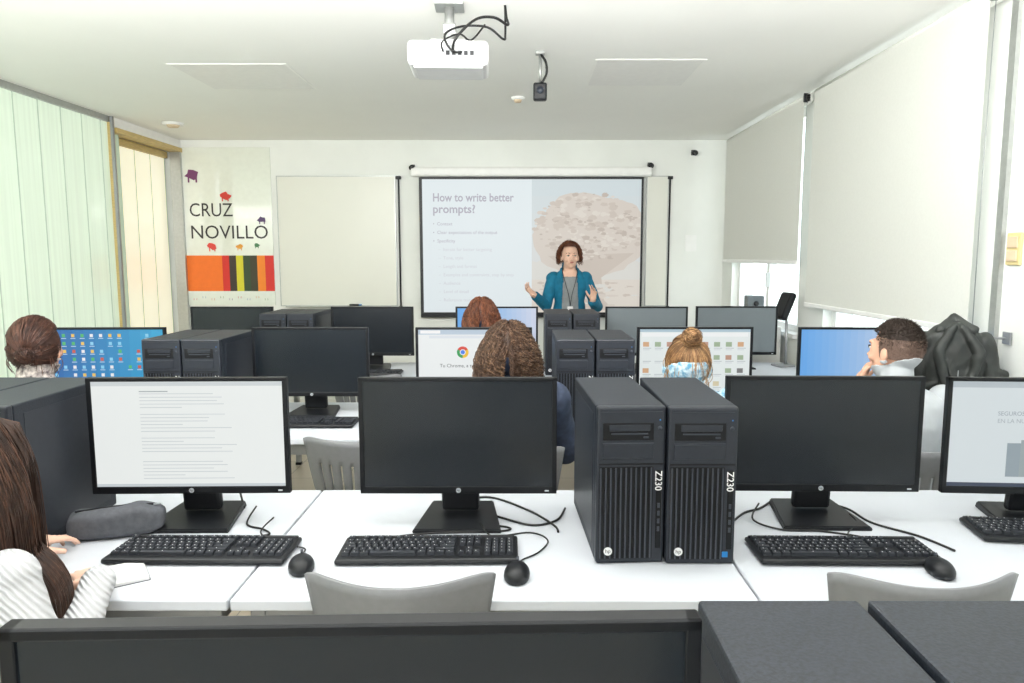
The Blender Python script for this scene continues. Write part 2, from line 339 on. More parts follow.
# ------------------------------------------------------------ ceiling items
for i,(x0,x1,y0,y1) in enumerate([(-2.08,-1.38,4.4,5.05),(.42,1.06,4.3,4.95)]):
    t=thing('ceiling_panel_light','flat square luminaire flush with the ceiling','ceiling light',((x0+x1)/2,(y0+y1)/2,ZC),group='flush ceiling lights')
    w=(x1-x0)/2;h=(y1-y0)/2
    m=MB(); m.box((0,0,0),(2*w,2*h,.004),M['ceil']); ob('frame',m,t)
    m=MB(); m.box((0,0,-.0015),(2*w-.03,2*h-.03,.002),M['trim']); ob('diffuser',m,t)
def disc(x,y,r,label,name,cat):
    t=thing(name,label,cat,(x,y,ZC)); m=MB(); m.cyl((0,0,0),(0,0,-.018),r,M['trim'],r*.9,24); ob('base',m,t)
    m=MB(); m.cyl((0,0,-.018),(0,0,-.035),r*.6,M['beige'],r*.45,24); ob('sensor',m,t)
disc(-.03,5.3,.05,'round white smoke detector on the ceiling','smoke_detector','smoke detector')
disc(-2.95,6.3,.09,'round white vent on the ceiling near the glass wall','ceiling_vent','vent')
t=thing('projector','white ceiling projector with lens and trailing black cables','projector',(-.325,3.38,2.315),rz=.04)
m=MB(); m.box((0,0,.06),(.35,.27,.105),M['projw'],bev=.02,seg=3); m.box((0,0,.006),(.30,.22,.012),M['projw'],bev=.004)
for k in range(9): m.box((-.15+k*.011,-.136,.06),(.005,.003,.05),M['steel'])
ob('projector_body',m,t)
m=MB(); m.box((.05,-.137,.06),(.14,.006,.06),M['steel'],bev=.002)
for k in range(5): m.box((.0+k*.026,-.141,.055),(.016,.004,.018),M['black'])
ob('connector_panel',m,t)
m=MB(); m.cyl((.09,.13,.06),(.09,.165,.06),.04,M['black']); m.cyl((.09,.165,.06),(.09,.168,.06),.032,M['lens']); ob('lens',m,t)
m=MB(); m.box((0,.0,.125),(.16,.16,.012),M['alu'],bev=.003); m.cyl((0,.03,.12),(0,.03,.30),.022,M['alu']); m.box((0,.03,.299),(.13,.13,.012),M['alu'],bev=.003)
for a in(-1,1):
    for b in(-1,1): m.cyl((a*.04,.03+b*.04,.13),(a*.08,.03+b*.1,.115),.006,M['alu'],seg=8)
m.box((0,.03,.2),(.06,.05,.05),M['alu'],bev=.008); ob('ceiling_mount',m,t)
for pts,r in [([(.02,-.14,.06),(.04,-.2,.10),(.12,-.15,.19),(.2,-.1,.215),(.26,-.05,.2),(.255,.0,.25),(.25,.02,.305)],.006),
  ([(.06,-.14,.06),(.02,-.19,.05),(-.01,-.17,.12),(.06,-.12,.17),(.17,-.08,.18),(.24,-.05,.14),(.25,-.02,.17),(.25,.02,.305)],.005),([(-.02,-.14,.06),(-.02,-.18,.09),(.05,-.15,.13),(.1,-.1,.12),(.16,-.05,.2)],.004)]:
    m=MB(); m.tube(crom(pts),r,M['cable']); ob('cable',m,t)
t=thing('hanging_microphone','small black device hanging from the ceiling on a bracket','microphone',(.10,4.15,ZC))
m=MB(); m.box((0,0,-.008),(.05,.05,.016),M['alu'],bev=.003); m.cyl((0,0,-.01),(0,0,-.18),.008,M['alu']); ob('bracket',m,t)
m=MB(); m.box((0,0,-.215),(.075,.05,.095),M['black'],bev=.01); m.cyl((0,-.024,-.21),(0,-.03,-.21),.02,M['rib']); ob('device_body',m,t)
m=MB(); m.tube(crom([(0,0,-.01),(.03,-.02,-.06),(.035,-.02,-.12),(.01,-.02,-.17)]),.007,M['cable']); ob('cable',m,t)
# ------------------------------------------------------------ tables
def table(x0,x1,y0,label='pale grey laminate classroom table on metal legs',group='classroom tables'):
    t=thing('table',label,'table',((x0+x1)/2,y0+.385,0),group=group); w=x1-x0
    def top():
        m=MB(); m.box((0,0,.727),(w-.006,.77,.026),M['desk'],bev=.004); return m.mesh('tabletop')
    ob('tabletop',cached(('top',round(w,3)),top),t)
    def leg():
        m=MB(); m.box((0,0,.355),(.035,.035,.71),M['steel'],bev=.005); m.box((0,0,.01),(.04,.04,.02),M['black'],bev=.004); return m.mesh('leg')
    for a in(-1,1):
        for b in(-1,1): ob('leg',cached('tleg',leg),t,(a*(w/2-.05),b*.33,0))
    def fr():
        m=MB()
        for b in(-1,1): m.b2((-w/2+.04,b*.33-.012,.66),(w/2-.04,b*.33+.012,.712),M['steel'])
        for a in(-1,1): m.b2((a*(w/2-.05)-.012,-.33,.66),(a*(w/2-.05)+.012,.33,.712),M['steel'])
        return m.mesh('frame')
    ob('frame',cached(('fr',round(w,3)),fr),t)
TY=[.095,1.535,2.975,4.415]
for a in(-.654,.530): table(a,a+1.18,TY[0])
for a in(-1.854,-.654,.530): table(a,a+(1.2 if a!=-.654 else 1.184),TY[1])
for r in(2,3):
    for k in range(4): table(-2.87+k*1.2,-1.67+k*1.2,TY[r])
# ------------------------------------------------------------ monitors
SW,SH=.530,.303
def mon_panel():
    m=MB(); W=.556; z0=.092; z1=.425; bz=M['bezel']
    m.b2((-W/2,-.009,z0),(W/2,.010,z0+.021),bz,.002); m.b2((-W/2,-.009,z1-.011),(W/2,.010,z1),bz,.002)
    m.b2((-W/2,-.009,z0),(-W/2+.0135,.010,z1),bz,.002); m.b2((W/2-.0135,-.009,z0),(W/2,.010,z1),bz,.002)
    m.b2((-W/2+.004,-.004,z0+.004),(W/2-.004,.016,z1-.004),bz,.006)
    m.box((0,.028,(z0+z1)/2-.01),(W*.76,.04,.22),bz,bev=.018)
    for k in range(12): m.box((-.15+k*.027,.049,.34),(.014,.004,.005),M['grille'])
    return m.mesh('monitor_housing')
def mon_stand():
    m=MB(); m.box((0,.055,.13),(.11,.03,.22),M['black'],bev=.01,rot=(.12,0,0)); m.box((0,.048,.24),(.12,.03,.12),M['black'],bev=.01); return m.mesh('stand_neck')
def mon_base():
    m=MB(); t=bmesh.new(); a=[(-.125,-.075),(.125,-.075),(.095,.15),(-.095,.15)]
    lo=[t.verts.new((x,y,0)) for x,y in a]; hi=[t.verts.new((x*.97,y*.97,.012 if y<0 else .02)) for x,y in a]
    t.faces.new(lo[::-1]); t.faces.new(hi)
    for k in range(4): t.faces.new((lo[k],lo[(k+1)%4],hi[(k+1)%4],hi[k]))
    bmesh.ops.bevel(t,geom=t.edges[:],offset=.003,segments=2,affect='EDGES'); m.add(t,M['black']); return m.mesh('stand_base')
def logo(mt,r,y=0):
    m=MB(); m.cyl((0,y,0),(0,y-.001,0),r,mt,seg=24,smooth=False)
    m.text('hp',r*1.35,M['black'],Matrix.Translation((0,y-.0015,-r*.35))@FR,'CENTER'); return m.mesh('logo')
def content(fn):
    m=MB()
    if fn=='off': m.b2((-SW/2,-.0065,0),(SW/2,-.0045,SH),M['off'])
    elif fn=='grey': m.b2((-SW/2,-.0065,0),(SW/2,-.0045,SH),M['offgrey'])
    else:
        lay=[0]
        def R(x0,z0,x1,z1,mt):
            lay[0]+=1; y=-.0062-.00001*lay[0]; m.poly([(-SW/2+x0*SW,y,z0*SH),(-SW/2+x1*SW,y,z0*SH),(-SW/2+x1*SW,y,z1*SH),(-SW/2+x0*SW,y,z1*SH)],mt)
        def Tt(s,x,z,size,mt,al='LEFT'):
            lay[0]+=1; m.text(s,size,mt,Matrix.Translation((-SW/2+x*SW,-.0064-.00001*lay[0],z*SH))@FR,al)
        def D(cx,cz,r,mt,a0=0,a1=2*math.pi):
            lay[0]+=8; y=-.0062-.00001*lay[0]; n=20
            pts=[(-SW/2+cx*SW+r*math.cos(a0+(a1-a0)*k/n),y,cz*SH+r*math.sin(a0+(a1-a0)*k/n)) for k in range(n+(0 if a1-a0>6 else 1))]
            if a1-a0<6: pts=[(-SW/2+cx*SW,y,cz*SH)]+pts
            m.poly(pts,mt)
        m.b2((-SW/2,-.006,0),(SW/2,-.0045,SH),M['off'])
        fn(R,Tt,D)
    return m.mesh('screen')
E={}
def e(c,s=.88):
    k=(c,s)
    if k not in E: E[k]=emat('screen_colour',c,s)
    return E[k]
def c_doc(R,T,D):
    R(0,0,1,1,e((242,246,244))); R(0,.955,1,1,e((214,220,222))); R(0,0,1,.03,e((206,214,218)))
    r=random.Random(3); z=.88
    for k in range(26):
        if k in(5,12,18,19): z-=.032; continue
        w=r.uniform(.35,.5) if k%5!=4 else .22
        R(.25,z,.25+w,z+.005,e((196,204,208))); z-=.032
    R(.25,.90,.40,.909,e((166,174,178)))
def c_desk(R,T,D):
    for k in range(10): R(k/10,0,(k+1)/10,1,e((18+3*k,106+7*k,180+4*k)))
    R(0,0,1,.05,e((22,40,70)))
    r=random.Random(9); cs=[(240,240,240),(240,200,90),(210,90,70),(80,190,110),(140,210,240)]
    for i in range(12):
        for j in range(7):
            if (i>7 and r.random()<.5) or r.random()<.12: continue
            c=e(cs[r.randrange(5)]); x=.025+i*.082; z=.88-j*.125; R(x,z,x+.028,z+.05,c); R(x-.008,z-.026,x+.036,z-.014,e((190,220,240)))
def c_google(R,T,D):
    R(0,0,1,1,e((240,244,244))); R(0,.92,1,1,e((190,206,222))); R(.02,.935,.2,.985,e((250,250,250))); R(.1,.86,.9,.905,e((226,232,238)))
    cx,cz,q=.40,.64,.028
    D(cx,cz,q,e((222,66,52)),math.pi/6,math.pi*5/6); D(cx,cz,q,e((40,160,84)),math.pi*5/6,math.pi*1.5); D(cx,cz,q,e((246,196,44)),math.pi*1.5,math.pi*2+math.pi/6)
    D(cx,cz,q*.5,e((250,250,250))); D(cx,cz,q*.38,e((66,130,240)))
    T('Tu Chrome, a tu manera',.42,.40,.024,e((50,54,60)),'CENTER')
def c_web(R,T,D):
    R(0,0,1,1,e((232,239,238))); R(0,.955,1,1,e((176,200,214))); R(.02,.88,.98,.94,e((244,247,247)))
    r=random.Random(4); cs=[(214,170,130),(190,150,130),(160,180,150),(214,204,170),(150,176,200),(120,120,120)]
    for i in range(9):
        for j in range(4):
            x=.03+i*.107; z=.72-j*.21
            if r.random()<.7: R(x,z,x+.055,z+.075,e(cs[r.randrange(6)]))
            R(x,z-.03,x+.075,z-.018,e((190,198,202))); R(x,z-.055,x+.06,z-.045,e((206,212,216)))
def c_blue(R,T,D):
    for k in range(16): R(k/16,0,(k+1)/16,1,e((104+7*k,172+3*k,238)))
    R(0,0,1,.05,e((196,216,238)))
def c_talk(R,T,D):
    R(0,0,1,1,e((218,227,230))); R(0,.94,1,1,e((186,196,202))); R(0,0,1,.04,e((60,70,90)))
    for k in range(7): R(.30+.07*k,.10,.37+.07*k,.42+.03*(k%3),e((150+8*(k%3),164+6*(k%2),172)))
    R(.44,.12,.56,.36,e((112,124,134)))
    T('SEGUROS? AHORRA',.24,.68,.017,e((150,162,172))); T('EN LA NUBE',.24,.61,.017,e((168,178,186)))
def btn():
    m=MB(); m.box((0,0,0),(.012,.003,.004),M['silver'],bev=.001); return m.mesh('power_button')
def monitor(x,y,z=.74,rz=0,screen='off',label='black widescreen monitor with switched-off screen on the table',lift=0):
    t=thing('monitor',label,'monitor',(x,y,z),rz)
    ob('monitor_housing',cached('mp',mon_panel),t,(0,0,lift)); n=ob('stand_neck',cached('ms',mon_stand),t); n.scale=(1,1,1+lift*4); ob('stand_base',cached('mb',mon_base),t)
    ob('screen',cached(('scr',screen if isinstance(screen,str) else screen.__name__),lambda:content(screen)),t,(0,0,.112+lift))
    ob('logo',cached('mlogo',lambda:logo(M['silver'],.007)),t,(0,-.009,.102+lift)); ob('power_button',cached('mbtn',btn),t,(.25,-.0095,.101+lift))
    return t
monitor(-.936,2.0,rz=.02,screen=c_doc,label='black monitor displaying a white text document')
monitor(-.18,2.0,rz=0,label='black monitor with dark blank screen beside two towers')
monitor(.855,2.02,rz=-.02,label='black monitor with dark blank screen reflecting the room')
monitor(1.47,1.99,rz=-.06,screen=c_talk,label='black monitor showing a pale web page with text')
monitor(-.133,.552,rz=.03,lift=.046,label='black monitor with dark screen, raised on its stand')
monitor(-1.98,3.44,rz=.03,screen=c_desk,label='monitor showing a blue desktop covered in icons')
monitor(-1.01,3.44,label='black monitor with blank screen above a keyboard')
monitor(-.23,3.44,screen=c_google,label='monitor showing a white browser page with round colourful logo')
monitor(.83,3.46,screen=c_web,label='monitor showing a white web page with small pictures')
monitor(1.60,3.44,rz=-.04,screen=c_blue,label='monitor showing a bright blue desktop')
monitor(-1.955,4.88,label='black monitor with blank screen beside grey towers')
monitor(-1.01,4.88,label='black monitor with blank screen next to grey towers')
monitor(-.17,4.88,screen=c_blue,label='monitor with blue screen in front of a red-haired student')
monitor(.84,4.88,screen='grey',label='monitor with blank screen greyed by painted glare near the presenter')
monitor(1.46,4.92,screen='grey',label='monitor with blank screen greyed by painted glare beside the window')
t=thing('desk_display','small black tilted display standing by the window','display',(1.82,5.0,.74),-1.3)
m=MB(); m.box((0,0,.008),(.12,.12,.016),M['steel'],bev=.006); ob('stand_base',m,t)
m=MB(); m.cyl((0,.02,.01),(0,.01,.36),.010,M['steel'],.009); ob('stand_neck',m,t)
m=MB(); m.box((0,-.01,.42),(.13,.05,.20),M['bezel'],rot=(-.4,0,0),bev=.018); ob('display_housing',m,t)
# ------------------------------------------------------------ towers
def tw_case():
    m=MB(); m.box((0,.012,.2),(.17,.416,.395),M['case'],bev=.004)
    m.b2((-.0858,-.16,.03),(-.0848,.19,.37),M['front']); m.b2((.0848,-.16,.03),(.0858,.19,.37),M['front'])
    for a in(-1,1):
        for b in(-1,1): m.cyl((a*.06,b*.16,0),(a*.06,b*.16,.006),.012,M['black'])
    return m.mesh('case')
def tw_front():
    m=MB(); m.box((0,-.208,.2),(.17,.026,.397),M['front'],bev=.006); m.box((0,-.2215,.255),(.16,.002,.003),M['grille']); m.b2((-.075,-.2225,.385),(.075,-.2205,.3855),M['rib'])
    m.box((.07,-.222,.14),(.014,.003,.2),M['grille'],bev=.001)
    for z in(.09,.11,.13,.15): m.box((.07,-.2238,z),(.006,.001,.012),M['rib'])
    return m.mesh('front_panel')
def tw_grille():
    m=MB(); m.b2((-.078,-.2225,.015),(.055,-.2205,.248),M['grille'])
    for k in range(11): m.box((-.0745+k*.0125,-.2235,.131),(.0035,.003,.23),M['rib'])
    return m.mesh('grille')
def tw_drive():
    m=MB(); m.b2((-.07,-.2235,.315),(.055,-.2205,.358),M['grille'],.002); m.b2((-.055,-.226,.338),(.045,-.223,.354),M['front'],.002); m.b2((-.05,-.227,.33),(.04,-.223,.333),M['rib']); m.box((.035,-.2262,.323),(.012,.003,.004),M['rib'])
    m.b2((-.07,-.2235,.268),(.055,-.2205,.305),M['front'],.002); m.b2((-.07,-.2237,.306),(.055,-.2205,.308),M['rib'])
    return m.mesh('optical_drive')
def tw_pow():
    m=MB(); m.cyl((.07,-.221,.345),(.07,-.2245,.345),.005,M['rib'],seg=16); m.box((.07,-.2225,.365),(.003,.002,.003),M['bluebadge']); return m.mesh('power_button')
def tw_badge():
    m=MB(); m.text('Z230',.024,M['white'],Matrix.Translation((.0605,-.2238,.238))@FR@Matrix.Rotation(-math.pi/2,4,'Z'),width=.05,bold=.0002); return m.mesh('model_badge')
def tw_sticker():
    m=MB(); m.b2((.054,-.2232,.02),(.068,-.222,.034),M['bluebadge']); return m.mesh('sticker')
def tower(x,y,z=.74,rz=0,label='dark grey desktop computer tower standing on the table',group='computer towers',sticker=False):
    t=thing('computer_tower',label,'computer tower',(x,y,z),rz,group)
    ob('case',cached('twc',tw_case),t); ob('front_panel',cached('twf',tw_front),t)
    ob('grille',cached('twg',tw_grille),t); ob('optical_drive',cached('twd',tw_drive),t); ob('power_button',cached('twp',tw_pow),t)
    ob('logo',cached('twl',lambda:logo(M['white'],.0105)),t,(-.055,-.2252,.035))
    ob('model_badge',cached('twb',tw_badge),t)
    if sticker: ob('sticker',cached('tws',tw_sticker),t)
    return t
yc=1.7235+.2215
tower(.256,yc+.005,rz=.05,label='dark desktop tower beside its twin, front grille facing the seat'); tower(.441,yc,label='dark desktop tower with small blue sticker on its front',sticker=True)
tower(-1.335,yc,label='dark desktop tower beside a grey pencil case'); tower(-1.512,yc)
tower(.272,.515,label='desktop tower with speckled dark top beside a monitor'); tower(.452,.515,label='desktop tower with speckled dark top beside its twin')
for r,yy in((2,3.163+.2215),(3,4.603+.2215)):
    for x in(-1.59,-1.415,.235,.413): tower(x,yy)
# ------------------------------------------------------------ keyboards & mice
def kb_body():
    m=MB(); m.box((0,0,.010),(.455,.155,.014),M['black'],bev=.006); m.box((0,.068,.016),(.44,.012,.012),M['black'],bev=.004)
    for a in(-.19,.19): m.box((a,.06,.003),(.03,.012,.006),M['grille'])
    return m.mesh('keyboard_body')
def key_mesh(w):
    def f():
        m=MB(); t=bmesh.new(); hw=w*.019/2-.0012; hd=.0082
        lo=[t.verts.new(p) for p in((-hw,-hd,0),(hw,-hd,0),(hw,hd,0),(-hw,hd,0))]; hi=[t.verts.new(p) for p in((-hw+.0018,-hd+.0015,.008),(hw-.0018,-hd+.0015,.008),(hw-.0018,hd-.003,.009),(-hw+.0018,hd-.003,.009))]
        t.faces.new(hi)
        for k in range(4): t.faces.new((lo[k],lo[(k+1)%4],hi[(k+1)%4],hi[k]))
        m.add(t,M['key']); m.b2((-.003,.0005,.0088),(-.001,.003,.0092),M['white']); return m.mesh('key')
    return cached(('key',w),f)
def key_layout():
    L=[]; u=.019; x0=-.2175
    def row(z,ws,xs=0):
        x=x0+xs
        for w in ws:
            if w>0: L.append((x+w*u/2,z,w))
            x+=abs(w)*u
    ys=[.057,.033,.014,-.005,-.024,-.043]
    row(ys[0],[1,-1,1,1,1,1,-.5,1,1,1,1,-.5,1,1,1,1])
    row(ys[1],[1]*13+[2]); row(ys[2],[1.5]+[1]*12+[1.5]); row(ys[3],[1.75]+[1]*11+[2.25]); row(ys[4],[1.25]+[1]*11+[2.75]); row(ys[5],[1.25,1.25,1.25,6.25,1.25,1.25,1.25,1.25])
    a=15*u+.008
    row(ys[0],[1,1,1],a); row(ys[1],[1,1,1],a); row(ys[2],[1,1,1],a); row(ys[4],[-1,1],a); row(ys[5],[1,1,1],a)
    b=a+3*u+.008
    for y in ys[1:]: row(y,[1,1,1,1],b)
    return L
KL=key_layout()
def keys_all():
    m=MB()
    for x,y,w in KL: m.box((x,y,.02),(w*.019-.003,.015,.008),M['key'])
    return m.mesh('keys')
def keyboard(x,y,rz=0,detail=True,cab=None,label='black full-size keyboard on the table'):
    t=thing('keyboard',label,'keyboard',(x,y,.7405),rz,'black keyboards')
    ob('keyboard_body',cached('kb',kb_body),t)
    if detail:
        for kx,ky,w in KL: ob('key',key_mesh(w),t,(kx,ky,.0165))
    else:
        o=ob('key',cached('kall',keys_all),t); o['kind']='stuff'
    if cab:
        m=MB(); m.tube(crom(cab),.0028,M['cable']); ob('cable',m,t)
def mouse_body():
    m=MB(); t=bmesh.new(); bmesh.ops.create_uvsphere(t,u_segments=24,v_segments=14,radius=1)
    for v in t.verts:
        x,y,z=v.co; z=max(z,-.35); v.co=V((x*.031*(1-.12*y),y*.056,(z+.35)*.026*(1-.18*y)))
    m.add(t,M['black'],smooth=True); return m.mesh('mouse_body')
def mouse_wheel():
    m=MB(); m.cyl((-.003,.028,.029),(.003,.028,.029),.009,M['rib']); m.box((0,.03,.0275),(.0012,.035,.012),M['grille'],rot=(-.25,0,0)); return m.mesh('scroll_wheel')
def mouse(x,y,rz,cab,label='black wired optical mouse on the table'):
    t=thing('computer_mouse',label,'mouse',(x,y,.7405),rz,'black mice'); ob('mouse_body',cached('mo',mouse_body),t); ob('scroll_wheel',cached('mw',mouse_wheel),t)
    m=MB(); m.tube(crom([(0,.052,.008)]+cab),.0022,M['cable']); ob('cable',m,t)
keyboard(-.815,1.79,rz=-.01,cab=[(.02,.078,.012),(.05,.10,.004),(.12,.12,.004),(.09,.16,.004),(.03,.2,.004),(.02,.3,.02)])
keyboard(-.238,1.79,rz=.02,cab=[(-.15,.078,.012),(-.13,.10,.004),(.0,.13,.004),(.18,.14,.004),(.2,.17,.004),(.08,.22,.004),(.04,.32,.02)])
keyboard(.82,1.785,rz=-.015,cab=[(.1,.078,.012),(.08,.12,.004),(.0,.15,.004),(-.1,.16,.004),(-.16,.22,.01),(-.12,.3,.03)])
keyboard(1.47,1.905,rz=-.14)
mouse(-.54,1.70,.25,[(.0,.085,.004),(.0,.12,.004),(-.06,.16,.004),(-.09,.2,.004),(-.12,.27,.004),(-.09,.33,.02)])
mouse(-.012,1.655,-.05,[(.01,.09,.004),(.05,.14,.004),(.07,.22,.004),(.02,.27,.004),(-.08,.24,.004),(-.12,.3,.02)])
mouse(1.01,1.68,-.2,[(.0,.085,.004),(-.03,.13,.004),(-.1,.15,.004),(-.16,.2,.004),(-.12,.28,.01),(-.13,.33,.02)])
for x in(-1.9,-.98,-.25,.82,1.52): keyboard(x,3.23,detail=False)
keyboard(-1.01,4.66,detail=False); keyboard(-.2,4.66,detail=False); keyboard(.85,4.66,detail=False)
mouse(-.70,3.22,0,[(.0,.09,.004),(.03,.15,.004),(-.02,.22,.004)]); mouse(.08,3.2,0,[(.0,.09,.004),(.03,.15,.004)])
def power_cable(pts,label='loose black power cable lying on the table'):
    m=MB(); m.tube(crom(pts),.0032,M['cable']); o=ob('power_cable',m); o['label']=label; o['category']='cable'; o['group']='loose cables on tables'
power_cable([(-1.02,2.10,.744),(-1.05,2.2,.744),(-1.0,2.26,.744),(-.9,2.2,.80),(-.84,2.12,.744)])
power_cable([(-.13,2.1,.744),(-.06,2.04,.744),(.03,1.98,.744),(.1,2.02,.744),(.13,2.12,.744)])
power_cable([(-.2,2.18,.744),(-.1,2.22,.744),(.02,2.10,.744),(.09,1.98,.744),(.10,1.93,.744)])
power_cable([(.6,2.0,.744),(.66,2.08,.744),(.72,2.12,.744),(.78,2.19,.744)])
power_cable([(.9,2.2,.744),(.98,2.12,.744),(1.0,2.0,.744),(1.08,1.9,.744),(1.12,1.8,.744)])
t=thing('pencil_case','soft grey zipped pencil case lying beside a tower','pencil case',(-1.11,1.92,.7405),.35)
m=MB(); tt=bmesh.new(); bmesh.ops.create_uvsphere(tt,u_segments=32,v_segments=20,radius=1)
for v in tt.verts:
    x,y,z=v.co; f=lambda a:math.copysign(abs(a)**.55,a); v.co=V((f(x)*.12,f(y)*.046,(f(z)+1)*.040)); v.co+=V((0,.006*NN.noise(v.co*25),.008*NN.noise(v.co*18)*min(1,v.co.z*30)))
m.add(tt,M['case_gr'],smooth=True); ob('case_body',m,t)
m=MB(); m.tube([(-.1,0,.076),(0,.0,.081),(.1,0,.076)],.003,M['black'],5); m.box((.1,0,.076),(.02,.006,.004),M['silver'],bev=.001); ob('zip',m,t)
t=thing('notebook','small white open notepad under a student hand','notebook',(-.985,1.64,.7405),.6)
m=MB(); m.box((0,0,.004),(.17,.12,.008),M['white'],bev=.001); ob('pages',m,t); m=MB(); m.box((0,0,.0005),(.175,.125,.001),M['case_gr']); ob('cover',m,t)
# ------------------------------------------------------------ chairs
def ch_back():
    m=MB(); t=bmesh.new(); NU,NV=36,14; g=[]
    for i in range(NU+1):
        u=-1+2*i/NU; col=[]
        for j in range(NV+1):
            v=j/NV; hw=.155+.05*v; x=u*hw; zt=.824+.010*u*u-.014*abs(u)**10
            z=.50+(zt-.50)*v; y=-.19-.055*v+.085*u*u-.01*math.sin(v*3)
            col.append(t.verts.new((x,y,z)))
        g.append(col)
    for i in range(NU):
        for j in range(NV):
            u=-1+2*(i+.5)/NU
            if 3<=j<=9 and i%4 in(1,) and abs(u)<.75: continue
            if j<1 and abs(u)>.6: continue
            t.faces.new((g[i][j],g[i+1][j],g[i+1][j+1],g[i][j+1]))
    m.add(t,M['chair'],smooth=True); return m.mesh('backrest')
def ch_seat():
    m=MB(); t=bmesh.new(); N=16; g=[]
    for i in range(N+1):
        u=-1+2*i/N; g.append([])
        for j in range(N+1):
            v=-1+2*j/N; k=(1-.12*v*v); x=u*.205*k; y=v*.2*(1-.05*u*u)
            z=.445+.015*u*u-.02*max(0,v)**3+.012*max(0,-v)**4; g[-1].append(t.verts.new((x,y,z)))
    for i in range(N):
        for j in range(N): t.faces.new((g[i][j],g[i+1][j],g[i+1][j+1],g[i][j+1]))
    m.add(t,M['chair'],smooth=True); return m.mesh('seat')
def ch_leg(a,b):
    def f():
        m=MB(); m.tube([(a*.15,b*.14,.435),(a*.19,b*.17,.2),(a*.205,b*.2,.012)],.011,M['steel'],8); m.cyl((a*.205,b*.2,0),(a*.205,b*.2,.02),.014,M['black'],seg=10); return m.mesh('leg')
    return f
def ch_bar(a):
    def f():
        m=MB(); m.tube(crom([(a*.15,.0,.428),(a*.15,-.16,.43),(a*.12,-.175,.5),(a*.11,-.185,.62)]),.009,M['steel'],8); return m.mesh('back_support')
    return f
def chair(x,y,rz=0,label='grey moulded plastic classroom chair on steel legs'):
    t=thing('chair',label,'chair',(x,y,0),rz,'grey plastic chairs')
    for n,f in(('backrest',ch_back),('seat',ch_seat)):
        o=ob(n,cached(n,f),t); s=o.modifiers.new('s','SOLIDIFY'); s.thickness=.008; s.offset=0
    for a in(-1,1):
        ob('back_support',cached(('cb',a),ch_bar(a)),t)
        for b in(-1,1): ob('leg',cached(('cl',a,b),ch_leg(a,b)),t)
chair(-.263,1.66,label='empty grey plastic chair pushed under the table'); chair(.865,1.66,label='empty grey plastic chair pushed under the table')
chair(-1.15,1.26); chair(-.62,2.84,label='empty grey plastic chair with slotted backrest')
for x in(-1.885,-.053,.641,1.44): chair(x,2.70)
chair(-.235,4.12); chair(-.9,4.3); chair(.85,4.3)
# ------------------------------------------------------------ people
def hand(mb,seg,w,d,n,t,curl=.35,spread=.12):
    d=V(d).normalized(); n=V(n); n=(n-d*n.dot(d)).normalized(); t=V(t); t=(t-d*t.dot(d)-n*t.dot(n)).normalized(); sk=M['skin']
    B=Matrix((t,d,n)).transposed().to_4x4()
    mb.ell(w+d*.048,(.037,.052,.015),sk,rot=B,seg=14); mb.cap(w-d*.01,w+d*.03,.024,.026,sk,10)
    seg.append((w+d*.01,w+d*.09,.03,'hand'))
    for k,(off,L) in enumerate([(.029,.070),(.010,.079),(-.010,.073),(-.028,.058)]):
        b=w+d*(.088-.006*abs(k-1))+t*off; dd=(d+t*(1.2-k*.9)*spread).normalized(); c=curl*(.8+.15*k)
        p=b-dd*.015; r=.0088
        for q,fr in enumerate((.46,.30,.24)):
            ang=c*(q+.4); dv=(dd*math.cos(ang)+n*math.sin(ang)).normalized(); p2=p+dv*(L*fr+(.015 if q==0 else 0)); mb.cap(p,p2,r,r-.0008,sk,8); seg.append((p,p2,r,'hand')); p=p2; r-=.0009
    p=w+d*.022+t*.026
    for q,(L,dv) in enumerate([(.042,d*.55+t*.75+n*.25),(.032,d*.85+t*.35+n*.3)]):
        dv=dv.normalized(); p2=p+dv*L; mb.cap(p,p2,.0115-.0015*q,.010-.0015*q,sk,8); seg.append((p,p2,.011,'hand')); p=p2
def flush(mb,lists,rad,mts,seg):
    for L,mt in zip(lists,mts):
        t=bmesh.new()
        for p in L: tube_into(t,p,rad,seg,True)
        mb.add(t,mt,smooth=True)
